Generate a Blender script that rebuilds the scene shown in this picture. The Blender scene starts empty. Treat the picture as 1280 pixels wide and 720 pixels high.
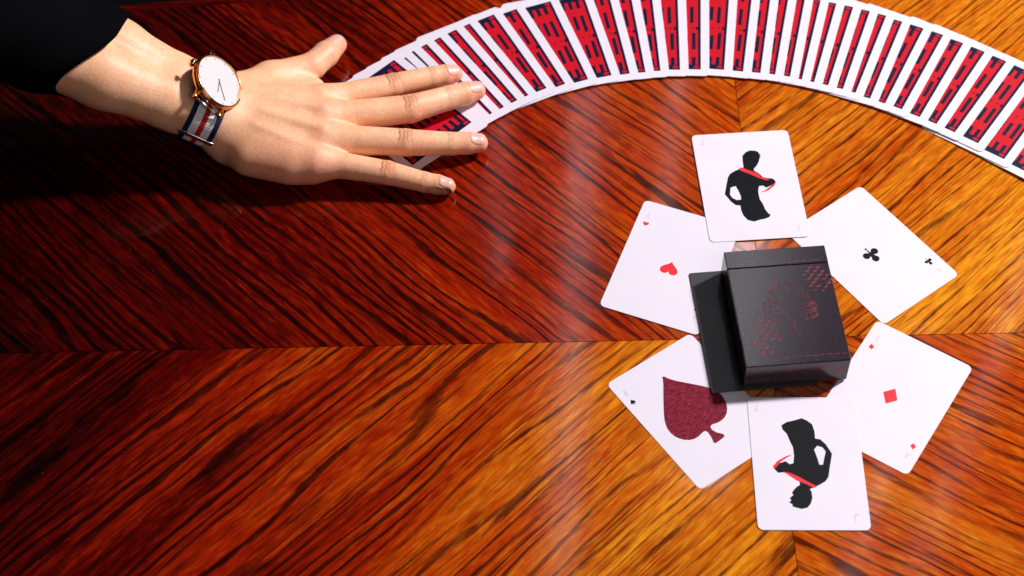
import bpy, bmesh, math, random
import numpy as np
from mathutils import Vector, Matrix

# ------------------------------------------------------------------ scene, camera, light
scn = bpy.context.scene
COL = scn.collection
MM = 0.001
R = math.radians

ELEV, DIST, FPX = R(53.6), 1137.0, 2330.0
cam_data = bpy.data.cameras.new('camera')
cam_data.sensor_width = 36.0
cam_data.lens = 36.0 * FPX / 1280.0
cam_data.clip_start = 0.02
cam_data.clip_end = 50.0
cam_data.dof.use_dof = True
cam_data.dof.focus_distance = 1.13
cam_data.dof.aperture_fstop = 9.0
cam = bpy.data.objects.new('camera', cam_data)
COL.objects.link(cam)
cam.location = (0, -DIST * math.cos(ELEV) * MM, DIST * math.sin(ELEV) * MM)
cam.rotation_euler = (R(90) - ELEV, 0, 0)
scn.camera = cam

world = bpy.data.worlds.new('World')
scn.world = world
world.use_nodes = True
world.node_tree.nodes['Background'].inputs[0].default_value = (0.85, 0.9, 1.0, 1)
world.node_tree.nodes['Background'].inputs[1].default_value = 0.015

scn.cycles.caustics_reflective = False
scn.cycles.caustics_refractive = False
scn.view_settings.view_transform = 'Standard'
scn.view_settings.look = 'None'
scn.view_settings.exposure = 0.0
scn.view_settings.gamma = 1.0
scn.view_settings.use_curve_mapping = False


def area_light(name, loc, target, sx, sy, power, color):
    d = bpy.data.lights.new(name, 'AREA')
    d.shape = 'RECTANGLE'
    d.size, d.size_y = sx, sy
    d.energy = power
    d.color = color
    o = bpy.data.objects.new(name, d)
    COL.objects.link(o)
    o.location = loc
    v = Vector(target) - Vector(loc)
    o.rotation_euler = v.to_track_quat('-Z', 'Y').to_euler()
    return o


# main lamp, far and to the right
area_light('key_lamp', (1.55, 0.85, 1.62), (0.0, 0.05, 0), 0.20, 0.20, 89.0, (1.0, 0.98, 0.97))
# soft bounce from the room on the camera's right
area_light('room_bounce', (0.9, -1.6, 1.7), (0.0, 0, 0), 1.2, 1.2, 11.0, (1.0, 0.96, 0.93))
# tall narrow gaps of a lit window blind beyond the table, seen as streaks in the varnish
CAMV = Vector((0, -0.6747, 0.9152))


def streak(px, py, z0, width, power, dist=3.2, length=1.5):
    P = Vector((px * MM, py * MM, z0 * MM))
    d = (P - CAMV).normalized()
    d.z = -d.z
    Q = P + d * dist
    o = area_light('blind_gap', Q, P, width, length, power, (0.92, 0.95, 1.0))
    # keep the strip upright: its long side lies in the vertical plane of the view
    n = (P - Q).normalized()
    up = Vector((0, 0, 1))
    x = up.cross(-n).normalized()
    y = (-n).cross(x).normalized()
    o.rotation_euler = Matrix((x, y, -n)).transposed().to_euler()
    return o


streak(37, 25, 0, 0.03, 0.50, length=2.0)
streak(47, 60, 0, 0.02, 0.30, length=1.6)
streak(104, 125, 0, 0.03, 0.13, length=0.5)
streak(131, -35, 22, 0.06, 1.9, length=0.7)
streak(-8, 110, 0, 0.03, 0.10, length=0.6)
streak(203, -150, 0, 0.03, 0.22, length=0.8)
streak(268, -90, 0, 0.03, 0.22, length=1.0)

# ------------------------------------------------------------------ helpers


def tag(o, label=None, cat=None, group=None, kind=None):
    if label: o['label'] = label
    if cat: o['category'] = cat
    if group: o['group'] = group
    if kind: o['kind'] = kind
    return o


def mesh_obj(name, verts, faces, mats, parent=None, smooth=False, fmat=None):
    me = bpy.data.meshes.new(name)
    me.from_pydata([tuple(v) for v in verts], [], [tuple(f) for f in faces])
    if not isinstance(mats, (list, tuple)): mats = [mats]
    for m in mats: me.materials.append(m)
    if fmat is not None:
        for p, k in zip(me.polygons, fmat): p.material_index = k
    if smooth:
        for p in me.polygons: p.use_smooth = True
    me.update()
    o = bpy.data.objects.new(name, me)
    COL.objects.link(o)
    if parent: o.parent = parent
    return o


def bm_obj(name, bm, mats, parent=None, smooth=False):
    me = bpy.data.meshes.new(name)
    bmesh.ops.recalc_face_normals(bm, faces=bm.faces)
    bm.to_mesh(me)
    bm.free()
    if not isinstance(mats, (list, tuple)): mats = [mats]
    for m in mats: me.materials.append(m)
    if smooth:
        for p in me.polygons: p.use_smooth = True
    o = bpy.data.objects.new(name, me)
    COL.objects.link(o)
    if parent: o.parent = parent
    return o


def empty(name, loc, rot=(0, 0, 0)):
    o = bpy.data.objects.new(name, None)
    o.empty_display_size = 0.01
    COL.objects.link(o)
    o.location = loc
    o.rotation_euler = rot
    return o


def outline_prism(outlines, z0, z1):
    """bmesh prism (mm in, m out) from closed outlines; a second outline is a hole."""
    bm = bmesh.new()
    edges = []
    for ol in outlines:
        vs = [bm.verts.new((x * MM, y * MM, z1 * MM)) for x, y in ol]
        for i in range(len(vs)):
            edges.append(bm.edges.new((vs[i], vs[(i + 1) % len(vs)])))
    r = bmesh.ops.triangle_fill(bm, edges=edges, use_beauty=True, use_dissolve=False)
    fs = [f for f in r['geom'] if isinstance(f, bmesh.types.BMFace)]
    bmesh.ops.recalc_face_normals(bm, faces=bm.faces)
    if fs and sum(f.normal.z for f in bm.faces) < 0:
        bmesh.ops.reverse_faces(bm, faces=bm.faces)
    if z1 - z0 > 1e-6:
        ext = bmesh.ops.extrude_face_region(bm, geom=list(bm.faces))
        for v in ext['geom']:
            if isinstance(v, bmesh.types.BMVert): v.co.z = z0 * MM
    return bm


def smooth_outline(pts, n=2):
    p = [np.array(q, float) for q in pts]
    for _ in range(n):
        q = []
        for i in range(len(p)):
            a, b = p[i], p[(i + 1) % len(p)]
            q += [a * .75 + b * .25, a * .25 + b * .75]
        p = q
    return [tuple(v) for v in p]


def new_mat(name):
    m = bpy.data.materials.new(name)
    m.use_nodes = True
    nt = m.node_tree
    return m, nt, nt.nodes['Principled BSDF']


def simple_mat(name, col, rough=.5, metal=0., spec=.5, sheen=0.):
    m, nt, b = new_mat(name)
    b.inputs['Base Color'].default_value = (*col, 1)
    b.inputs['Roughness'].default_value = rough
    b.inputs['Metallic'].default_value = metal
    b.inputs['Specular IOR Level'].default_value = spec
    return m


def N(nt, typ, **kw):
    n = nt.nodes.new(typ)
    for k, v in kw.items(): setattr(n, k, v)
    return n


def math_node(nt, op, a, b=None, clamp=False):
    n = nt.nodes.new('ShaderNodeMath')
    n.operation = op
    n.use_clamp = clamp
    for i, v in enumerate((a, b)):
        if v is None: continue
        if isinstance(v, (int, float)): n.inputs[i].default_value = v
        else: nt.links.new(v, n.inputs[i])
    return n.outputs[0]


def ramp(nt, fac, stops, interp='LINEAR'):
    n = nt.nodes.new('ShaderNodeValToRGB')
    n.color_ramp.interpolation = interp
    e = n.color_ramp.elements
    while len(e) < len(stops): e.new(0.5)
    for el, (p, c) in zip(e, stops):
        el.position = p
        el.color = (*c, 1) if len(c) == 3 else c
    nt.links.new(fac, n.inputs[0])
    return n.outputs[0]


def mix_rgb(nt, fac, a, b, mode='MIX'):
    n = nt.nodes.new('ShaderNodeMix')
    n.data_type = 'RGBA'
    n.blend_type = mode
    for s, v in ((n.inputs[0], fac), (n.inputs[6], a), (n.inputs[7], b)):
        if isinstance(v, (int, float)): s.default_value = v
        elif isinstance(v, tuple): s.default_value = (*v, 1)
        else: nt.links.new(v, s)
    return n.outputs[2]


def noise(nt, vec, scale, detail=2., rough=.5, dim='3D'):
    n = nt.nodes.new('ShaderNodeTexNoise')
    n.noise_dimensions = dim
    nt.links.new(vec, n.inputs['Vector'])
    n.inputs['Scale'].default_value = scale
    n.inputs['Detail'].default_value = detail
    n.inputs['Roughness'].default_value = rough
    return n.outputs['Fac']


# ------------------------------------------------------------------ materials
def wood(name, ang, bias, gx, line_dens, seed, lo=.1, hi=.9, amp=.5):
    """Rosewood veneer: grain runs along `ang`; its own pigment goes from red heartwood to golden sapwood."""
    m, nt, b = new_mat(name)
    tc = N(nt, 'ShaderNodeTexCoord')
    mp = N(nt, 'ShaderNodeMapping')
    mp.vector_type = 'TEXTURE'
    nt.links.new(tc.outputs['Object'], mp.inputs['Vector'])
    mp.inputs['Rotation'].default_value = (0, 0, R(ang))
    mp.inputs['Location'].default_value = (seed * .37, seed * .61, 0)
    uv = mp.outputs[0]
    # slow waviness of the figure
    sc = N(nt, 'ShaderNodeVectorMath', operation='MULTIPLY')
    nt.links.new(uv, sc.inputs[0])
    sc.inputs[1].default_value = (6, 14, 1)
    wv = N(nt, 'ShaderNodeTexNoise')
    nt.links.new(sc.outputs[0], wv.inputs['Vector'])
    wv.inputs['Scale'].default_value = 1.0
    wv.inputs['Detail'].default_value = 3
    sub = N(nt, 'ShaderNodeVectorMath', operation='SUBTRACT')
    nt.links.new(wv.outputs['Color'], sub.inputs[0])
    sub.inputs[1].default_value = (.5, .5, .5)
    ml = N(nt, 'ShaderNodeVectorMath', operation='MULTIPLY')
    nt.links.new(sub.outputs[0], ml.inputs[0])
    ml.inputs[1].default_value = (0, .012, 0)
    ad = N(nt, 'ShaderNodeVectorMath', operation='ADD')
    nt.links.new(uv, ad.inputs[0])
    nt.links.new(ml.outputs[0], ad.inputs[1])
    w = ad.outputs[0]

    def stretched(sx, sy, detail, rough):
        s = N(nt, 'ShaderNodeVectorMath', operation='MULTIPLY')
        nt.links.new(w, s.inputs[0])
        s.inputs[1].default_value = (sx, sy, 1)
        return noise(nt, s.outputs[0], 1.0, detail, rough)
    lines2 = stretched(9.0, 620, 2.0, .6)
    bands = stretched(2.0, 30, 3.0, .6)
    fibre = stretched(45, 900, 2.0, .6)
    flecks = stretched(70, 330, 2.0, .6)
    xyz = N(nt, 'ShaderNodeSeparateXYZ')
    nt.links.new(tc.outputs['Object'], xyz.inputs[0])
    t = math_node(nt, 'MULTIPLY', xyz.outputs[0], gx)  # falloff of light across the table, painted into the wood tone
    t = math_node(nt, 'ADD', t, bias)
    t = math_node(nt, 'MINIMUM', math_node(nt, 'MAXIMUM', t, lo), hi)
    bn = math_node(nt, 'MULTIPLY', math_node(nt, 'SUBTRACT', bands, .5), amp * 2)
    t = math_node(nt, 'ADD', t, bn)
    fl = math_node(nt, 'MULTIPLY', math_node(nt, 'SUBTRACT', flecks, .5), .5)
    t = math_node(nt, 'ADD', t, fl, clamp=True)
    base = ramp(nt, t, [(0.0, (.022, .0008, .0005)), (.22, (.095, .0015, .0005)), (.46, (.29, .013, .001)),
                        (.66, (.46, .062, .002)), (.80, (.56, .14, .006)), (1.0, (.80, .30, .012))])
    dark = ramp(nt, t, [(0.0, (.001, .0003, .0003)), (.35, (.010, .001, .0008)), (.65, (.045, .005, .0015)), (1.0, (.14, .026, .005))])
    # growth lines: nearly regular, straight, fading in and out along their length
    sw = N(nt, 'ShaderNodeSeparateXYZ')
    nt.links.new(w, sw.inputs[0])
    jit = stretched(3.0, 30, 2.0, .5)
    ph = math_node(nt, 'ADD', math_node(nt, 'MULTIPLY', sw.outputs[1], line_dens * 6.2832), math_node(nt, 'MULTIPLY', jit, 36.0))
    sn = math_node(nt, 'SINE', ph)
    jag = stretched(45, 480, 3.0, .6)
    sn = math_node(nt, 'ADD', sn, math_node(nt, 'MULTIPLY', math_node(nt, 'SUBTRACT', jag, .5), 1.5))
    # the dark red tones carry broader dark lines than the golden ones
    sn = math_node(nt, 'ADD', sn, math_node(nt, 'MULTIPLY', math_node(nt, 'SUBTRACT', .66, t), .75))
    gl = ramp(nt, sn, [(.42, (0, 0, 0)), (.92, (.90, .90, .90))])
    wk = ramp(nt, stretched(7, 75, 2.0, .5), [(.32, (.25, .25, .25)), (.54, (1, 1, 1))])
    lm = mix_rgb(nt, 1.0, gl, wk, 'MULTIPLY')
    lm2 = ramp(nt, lines2, [(.33, (.75, .75, .75)), (.45, (0, 0, 0))])
    mx = math_node(nt, 'MAXIMUM', lm, lm2)
    c = mix_rgb(nt, mx, base, dark)
    fb = ramp(nt, fibre, [(.3, (.72, .68, .65)), (.65, (1.12, 1.1, 1.08))])
    c = mix_rgb(nt, 1.0, c, fb, 'MULTIPLY')
    # knots and mineral stains
    ks = N(nt, 'ShaderNodeVectorMath', operation='MULTIPLY')
    nt.links.new(w, ks.inputs[0])
    ks.inputs[1].default_value = (9, 26, 1)
    kn = noise(nt, ks.outputs[0], 1.0, 3.0, .6)
    km = ramp(nt, kn, [(.66, (0, 0, 0)), (.76, (.75, .75, .75))])
    c = mix_rgb(nt, km, c, dark)
    # dust and worn specks in the varnish
    du = noise(nt, tc.outputs['Object'], 620.0, 1.0)
    dm = ramp(nt, du, [(.76, (0, 0, 0)), (.84, (.13, .13, .13))])
    c = mix_rgb(nt, dm, c, (.34, .24, .20))
    nt.links.new(c, b.inputs['Base Color'])
    sm = noise(nt, tc.outputs['Object'], 16.0, 4.0, .6)
    rg = ramp(nt, sm, [(.35, (.055, .055, .055)), (.7, (.11, .11, .11))])
    nt.links.new(rg, b.inputs['Roughness'])
    b.inputs['Specular IOR Level'].default_value = .45
    bp = N(nt, 'ShaderNodeBump')
    bp.inputs['Strength'].default_value = .02
    bp.inputs['Distance'].default_value = .0002
    nt.links.new(fibre, bp.inputs['Height'])
    nt.links.new(bp.outputs[0], b.inputs['Normal'])
    return m


def card_stock():
    m, nt, b = new_mat('card_stock')
    tc = N(nt, 'ShaderNodeTexCoord')
    n = noise(nt, tc.outputs['Object'], 26.0, 3.0)
    c = ramp(nt, n, [(.3, (.715, .655, .765)), (.7, (.755, .68, .775))])
    nt.links.new(c, b.inputs['Base Color'])
    b.inputs['Roughness'].default_value = .42
    b.inputs['Specular IOR Level'].default_value = .35
    n2 = noise(nt, tc.outputs['Object'], 1800.0, 1.0)
    bp = N(nt, 'ShaderNodeBump')
    bp.inputs['Strength'].default_value = .08
    bp.inputs['Distance'].default_value = .0001
    nt.links.new(n2, bp.inputs['Height'])
    nt.links.new(bp.outputs[0], b.inputs['Normal'])
    return m


M_CARD = card_stock()
M_NAVY = simple_mat('navy_ink', (.004, .005, .030), .5, 0, .15)
M_RED = simple_mat('red_ink', (.53, .004, .014), .5, 0, .15)
M_PIPRED = simple_mat('pip_red_ink', (.74, .025, .035), .5, 0, .2)
M_BLACKINK = simple_mat('black_ink', (.0035, .004, .007), .5, 0, .12)
M_PALEINK = simple_mat('pale_grey_ink', (.48, .44, .52), .45)
M_PALERED = simple_mat('pale_red_ink', (.74, .42, .48), .45)


def crimson():
    m, nt, b = new_mat('crimson_hatched_ink')
    tc = N(nt, 'ShaderNodeTexCoord')
    mp = N(nt, 'ShaderNodeMapping')
    nt.links.new(tc.outputs['Object'], mp.inputs[0])
    mp.inputs['Rotation'].default_value = (0, 0, R(-38))
    mp.inputs['Scale'].default_value = (300, 1250, 1)
    n = noise(nt, mp.outputs[0], 1.0, 3.0, .6)
    c = ramp(nt, n, [(.36, (.045, .003, .010)), (.52, (.20, .007, .026)), (.68, (.33, .016, .050))])
    nt.links.new(c, b.inputs['Base Color'])
    b.inputs['Roughness'].default_value = .5
    b.inputs['Specular IOR Level'].default_value = .15
    return m


M_CRIMSON = crimson()


def box_paper():
    m, nt, b = new_mat('black_box_board')
    tc = N(nt, 'ShaderNodeTexCoord')
    mp = N(nt, 'ShaderNodeMapping')
    nt.links.new(tc.outputs['Object'], mp.inputs[0])
    mp.inputs['Scale'].default_value = (300, 500, 60)
    n = noise(nt, mp.outputs[0], 1.0, 2.0)
    c = ramp(nt, n, [(.3, (.014, .0065, .013)), (.7, (.021, .010, .019))])
    nt.links.new(c, b.inputs['Base Color'])
    b.inputs['Roughness'].default_value = .17
    b.inputs['Specular IOR Level'].default_value = .5
    return m


M_BOX = box_paper()
M_FOIL = simple_mat('red_foil', (.25, .010, .030), .45, .2)
M_FOILDARK = simple_mat('dark_red_foil', (.09, .006, .013), .45, .2)
M_SLATE = simple_mat('dark_stand_in_face', (.042, .037, .043), .36)
M_GOLD = simple_mat('rose_gold', (.85, .36, .13), .16, 1.0)
M_STEEL = simple_mat('steel', (.75, .74, .74), .18, 1.0)
M_DIAL = simple_mat('white_dial', (.74, .70, .73), .35)
M_HAND = simple_mat('watch_hand', (.16, .14, .14), .4, .2)


def glass():
    m = bpy.data.materials.new('watch_glass')
    m.use_nodes = True
    nt = m.node_tree
    nt.nodes.clear()
    out = N(nt, 'ShaderNodeOutputMaterial')
    tr = N(nt, 'ShaderNodeBsdfTransparent')
    gl = N(nt, 'ShaderNodeBsdfGlossy')
    gl.inputs['Roughness'].default_value = .03
    fr = N(nt, 'ShaderNodeFresnel')
    mx = N(nt, 'ShaderNodeMixShader')
    nt.links.new(fr.outputs[0], mx.inputs[0])
    nt.links.new(tr.outputs[0], mx.inputs[1])
    nt.links.new(gl.outputs[0], mx.inputs[2])
    nt.links.new(mx.outputs[0], out.inputs[0])
    return m


M_GLASS = glass()


def fabric(name, col):
    m, nt, b = new_mat(name)
    tc = N(nt, 'ShaderNodeTexCoord')
    n = noise(nt, tc.outputs['Object'], 1400.0, 1.0)
    c = ramp(nt, n, [(.3, tuple(.7 * v for v in col)), (.7, tuple(min(1, 1.15 * v) for v in col))])
    nt.links.new(c, b.inputs['Base Color'])
    b.inputs['Roughness'].default_value = .85
    b.inputs['Specular IOR Level'].default_value = .2
    bp = N(nt, 'ShaderNodeBump')
    bp.inputs['Strength'].default_value = .4
    bp.inputs['Distance'].default_value = .0003
    nt.links.new(n, bp.inputs['Height'])
    nt.links.new(bp.outputs[0], b.inputs['Normal'])
    return m


M_SNAVY = fabric('navy_nylon', (.010, .013, .07))
M_SWHITE = fabric('white_nylon', (.95, .93, 1.0))
M_SRED = fabric('red_nylon', (.62, .02, .02))
M_SLEEVE = fabric('black_sleeve_cloth', (.0016, .0016, .0022))
M_SLEEVE.node_tree.nodes['Principled BSDF'].inputs['Specular IOR Level'].default_value = .03


def skin():
    m, nt, b = new_mat('skin')
    tc = N(nt, 'ShaderNodeTexCoord')
    at = N(nt, 'ShaderNodeAttribute')
    at.attribute_name = 'flush'
    n1 = noise(nt, tc.outputs['Object'], 55.0, 4.0)
    n2 = noise(nt, tc.outputs['Object'], 700.0, 3.0)
    base = ramp(nt, n1, [(.3, (.85, .44, .25)), (.7, (.91, .54, .33))])
    nb = noise(nt, tc.outputs['Object'], 130.0, 4.0, .65)
    blot = ramp(nt, nb, [(.46, (0, 0, 0)), (.72, (.55, .55, .55))])
    base = mix_rgb(nt, blot, base, (.86, .37, .23))
    flush = mix_rgb(nt, math_node(nt, 'MULTIPLY', at.outputs['Fac'], .85), base, (.84, .28, .18))
    at2 = N(nt, 'ShaderNodeAttribute')
    at2.attribute_name = 'crease'
    c = mix_rgb(nt, math_node(nt, 'MULTIPLY', at2.outputs['Fac'], .85), flush, (.33, .10, .022))
    fine = ramp(nt, n2, [(.3, (.88, .86, .85)), (.7, (1.07, 1.07, 1.07))])
    c = mix_rgb(nt, 1.0, c, fine, 'MULTIPLY')
    nt.links.new(c, b.inputs['Base Color'])
    b.inputs['Roughness'].default_value = .46
    b.inputs['Specular IOR Level'].default_value = .4
    b.inputs['Subsurface Weight'].default_value = .25
    b.inputs['Subsurface Radius'].default_value = (1.0, .35, .2)
    b.inputs['Subsurface Scale'].default_value = .006
    n3 = noise(nt, tc.outputs['Object'], 1300.0, 2.0)
    bp = N(nt, 'ShaderNodeBump')
    bp.inputs['Strength'].default_value = .4
    bp.inputs['Distance'].default_value = .0004
    nt.links.new(n3, bp.inputs['Height'])
    nt.links.new(bp.outputs[0], b.inputs['Normal'])
    return m


M_SKIN = skin()
M_NAIL = simple_mat('fingernail', (.76, .39, .32), .34)

MAN = [(-1.78,14.59),(-1.5,19.79),(-1.02,24.35),(1.41,27.06),(4.35,28.42),(7.81,27.89),(10.1,26.4),(9.44,25.39),(10.96,24.75),(9.91,23.25),(10.83,22.66),(9.63,21.43),(8.95,19.0),(7.55,16.49),(6.26,14.63),(4.73,13.18),(4.47,11.51),(6.95,9.38),(9.36,5.57),(13.17,4.38),(15.15,4.22),(16.62,2.18),(16.81,0.88),(14.27,-1.24),(10.19,-3.11),(8.28,-1.3),(5.76,-1.49),(4.77,-4.62),(4.48,-7.79),(4.58,-12.24),(5.95,-16.15),(6.73,-20.62),(8.19,-23.87),(9.45,-25.22),(8.18,-27.0),(5.56,-28.05),(2.55,-28.44),(-1.59,-29.75),(-5.32,-28.47),(-7.68,-24.54),(-8.49,-20.09),(-8.41,-16.32),(-11.31,-15.84),(-13.82,-12.74),(-16.88,-6.54),(-14.83,0.72),(-12.92,7.01),(-10.97,10.09),(-7.12,12.39),(-3.4,13.8)]
MAN_HOLE = [(-12.45,-1.39),(-9.02,-0.37),(-7.71,-4.95),(-6.99,-8.82),(-7.21,-11.6),(-10.01,-11.77),(-12.42,-9.93),(-13.68,-7.04)]
MAN_R1 = [(-4.89,13.91),(-2.77,14.66),(2.23,11.29),(6.91,9.12),(7.94,6.07),(13.52,3.45),(11.43,2.83),(6.31,5.28),(0.91,9.19),(-4.15,12.17)]
MAN_R2 = [(17.21,1.49),(15.71,-1.61),(11.66,-5.14),(8.47,-6.43),(5.66,-6.6),(8.61,-5.55),(13.15,-2.06),(15.42,-0.3)]
MB = [(-7.33,-16.05),(-9.3,-18.12),(-10.67,-20.18),(-9.95,-21.55),(-12.15,-23.6),(-11.45,-25.23),(-12.73,-26.33),(-10.95,-27.68),(-11.07,-29.03),(-6.23,-30.64),(-2.6,-29.68),(-0.58,-26.96),(0.57,-23.55),(0.47,-19.45),(-0.34,-17.81),(2.41,-16.43),(5.92,-14.63),(9.1,-12.55),(10.93,-9.77),(12.44,-2.82),(14.47,5.6),(11.45,11.95),(8.73,15.2),(5.75,15.76),(5.82,20.47),(4.82,25.49),(2.0,28.08),(-0.93,29.51),(-5.34,28.05),(-9.72,26.88),(-12.95,24.7),(-12.58,21.83),(-10.38,18.98),(-8.97,13.99),(-7.52,9.75),(-7.4,4.1),(-8.18,-0.81),(-10.28,-1.51),(-12.51,0.58),(-16.24,-0.84),(-19.53,-4.34),(-17.35,-7.11),(-14.33,-6.82),(-10.87,-8.48),(-8.65,-10.54),(-5.84,-12.61),(-5.7,-15.09)]
MB_HOLE = [(6.51,10.93),(9.43,9.81),(10.98,6.99),(9.73,2.77),(8.58,-1.72),(6.53,-1.73),(5.75,2.75),(4.46,8.38)]
MB_R1 = [(-14.29,-6.41),(-10.75,-7.09),(-5.6,-9.84),(0.04,-13.69),(4.0,-16.01),(2.12,-16.98),(-1.84,-14.66),(-7.01,-12.33),(-11.49,-8.76)]
MB_R2 = [(-19.55,-4.62),(-20.02,-2.95),(-17.33,0.56),(-12.25,3.8),(-8.16,5.09),(-12.36,2.4),(-15.58,-0.14),(-18.27,-3.64)]
SPADE = [(-1.25,30.06),(1.89,23.6),(8.7,16.03),(15.39,8.34),(18.66,3.29),(18.92,-3.17),(16.37,-9.67),(12.05,-13.83),(6.51,-15.04),(-0.26,-13.3),(-0.92,-17.92),(3.81,-23.92),(-1.36,-24.7),(-5.99,-24.85),(-4.33,-20.57),(-3.71,-15.33),(-5.75,-14.5),(-11.42,-15.95),(-17.04,-13.98),(-20.97,-8.77),(-21.85,-3.08),(-20.21,2.89),(-15.6,9.9),(-8.39,19.33),(-3.09,26.08)]
DIAM = [(-5.42,-0.46),(-0.39,5.45),(4.18,-1.35),(-0.59,-7.07)]
STRIPS=[
(-18.37,135.38,-39.40),(-15.01,139.63,-37.54),(-8.39,144.38,-35.69),(-0.63,149.65,-34.54),(8.22,155.45,-32.85),(15.63,159.78,-31.23),(27.80,165.70,-27.45),(40.32,169.21,-24.90),(55.96,172.80,-18.48),(71.68,175.76,-12.79),(83.97,176.99,-9.00),(94.55,177.93,-5.66),(104.61,178.80,-2.16),(117.70,179.38,1.63),(131.51,179.38,3.40),(146.98,178.80,6.82),(159.52,176.92,9.14),(170.96,175.54,10.06),(180.61,173.96,11.96),(190.32,171.94,12.98),(197.87,169.21,15.03),(205.72,166.56,17.04),(214.74,163.62,18.67),(224.10,160.13,19.93),(232.00,156.65,22.10),(240.99,151.49,23.11),(250.15,146.77,26.70),(260.56,141.52,28.41),(271.27,134.62,29.86),(281.25,128.32,32.65),(292.04,120.90,34.64),(305.76,111.56,35.47),(320.44,98.14,35.69),]

# ------------------------------------------------------------------ the dark floor below
bm = outline_prism([[(-2500, -2500), (2500, -2500), (2500, 2500), (-2500, 2500)]], -740, -740)
tag(bm_obj('floor', bm, simple_mat('dark_carpet', (.004, .003, .003), .95, 0, .05)), kind='structure')

# ------------------------------------------------------------------ the table
table = empty('table', (.153, -.037, -.0012), (0, 0, R(1.4)))
tag(table, 'polished dark red and golden wood table top of four matched veneer sheets', 'table')


def veneer(x0, x1, y0, y1, mat, far=None):
    """one sheet, table coordinates in mm, top at z = 1.2 (so that the world height is 0)."""
    g = .22
    top = []
    n = 24
    if far is None:
        top = [(x0 + g, y1 - g), (x1 - g, y1 - g)]
        ol = [(x0 + g, y0 + g), (x1 - g, y0 + g)] + top[::-1]
    else:
        xs = [x1 - g - (x1 - x0 - 2 * g) * i / n for i in range(n + 1)]
        ol = [(x0 + g, y0 + g), (x1 - g, y0 + g)] + [(x, far(x)) for x in xs]
    bm = outline_prism([ol], 0.0, 1.2)
    return bm_obj('veneer_sheet', bm, mat, table)


def far_edge(x):
    # gently bowed far rim of the table (table coordinates)
    X = x + 153
    return 37 + 236.5 + 26 * (1 - ((X - 230) / 480.0) ** 2) - .0245 * x


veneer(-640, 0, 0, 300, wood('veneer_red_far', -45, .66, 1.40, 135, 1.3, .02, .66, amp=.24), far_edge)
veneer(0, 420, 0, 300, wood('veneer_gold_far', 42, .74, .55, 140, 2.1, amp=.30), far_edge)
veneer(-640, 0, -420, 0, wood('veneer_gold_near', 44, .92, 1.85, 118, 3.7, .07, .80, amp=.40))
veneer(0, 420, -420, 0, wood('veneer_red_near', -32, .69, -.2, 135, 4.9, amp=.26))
M_SUB = simple_mat('table_core', (.012, .003, .002), .4)
xs = [-640 + 1060 * i / 40 for i in range(41)]
core = outline_prism([[(-640, -420), (420, -420)] + [(x, far_edge(x)) for x in reversed(xs)]], -26, -.02)
bm_obj('table_core', core, M_SUB, table)
# rounded dark lip along the far rim
v, f = [], []
prof = [(0, -26), (0, .6), (.6, 1.05), (3.0, 1.3), (7.0, .2), (9.5, -4), (10, -12), (9, -26)]
for x in xs:
    for (dy, z) in prof: v.append((x * MM, (far_edge(x) + .25 + dy) * MM, z * MM))
k = len(prof)
for i in range(40):
    for j in range(k):
        f.append((i * k + j, i * k + (j + 1) % k, (i + 1) * k + (j + 1) % k, (i + 1) * k + j))
mesh_obj('rim_moulding', v, f, wood('rim_wood', 0, .14, 0, 160, 6.0, amp=.1), table, smooth=False)

# ------------------------------------------------------------------ playing cards
CW, CH, CT, FT = 63.0, 88.0, .28, .16


def rounded_rect(w, h, r, n=6):
    out = []
    for cx, cy, a0 in ((w / 2 - r, h / 2 - r, 0), (-w / 2 + r, h / 2 - r, 90), (-w / 2 + r, -h / 2 + r, 180), (w / 2 - r, -h / 2 + r, 270)):
        for i in range(n + 1):
            a = R(a0 + 90 * i / n)
            out.append((cx + r * math.cos(a), cy + r * math.sin(a)))
    return out


def card_mesh(name='card_body', rad=3.3, CT=.28):
    ol = rounded_rect(CW, CH, rad)
    n = len(ol)
    v = [(x * MM, y * MM, 0) for x, y in ol] + [(x * MM, y * MM, CT * MM) for x, y in ol]
    f = [tuple(range(n - 1, -1, -1)), tuple(range(n, 2 * n))] + [(i, (i + 1) % n, n + (i + 1) % n, n + i) for i in range(n)]
    me = bpy.data.meshes.new(name)
    me.from_pydata(v, [], f)
    me.materials.append(M_CARD)
    return me


CARD_ME = card_mesh()
FAN_ME = card_mesh('fan_card_body', CT=FT)


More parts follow.
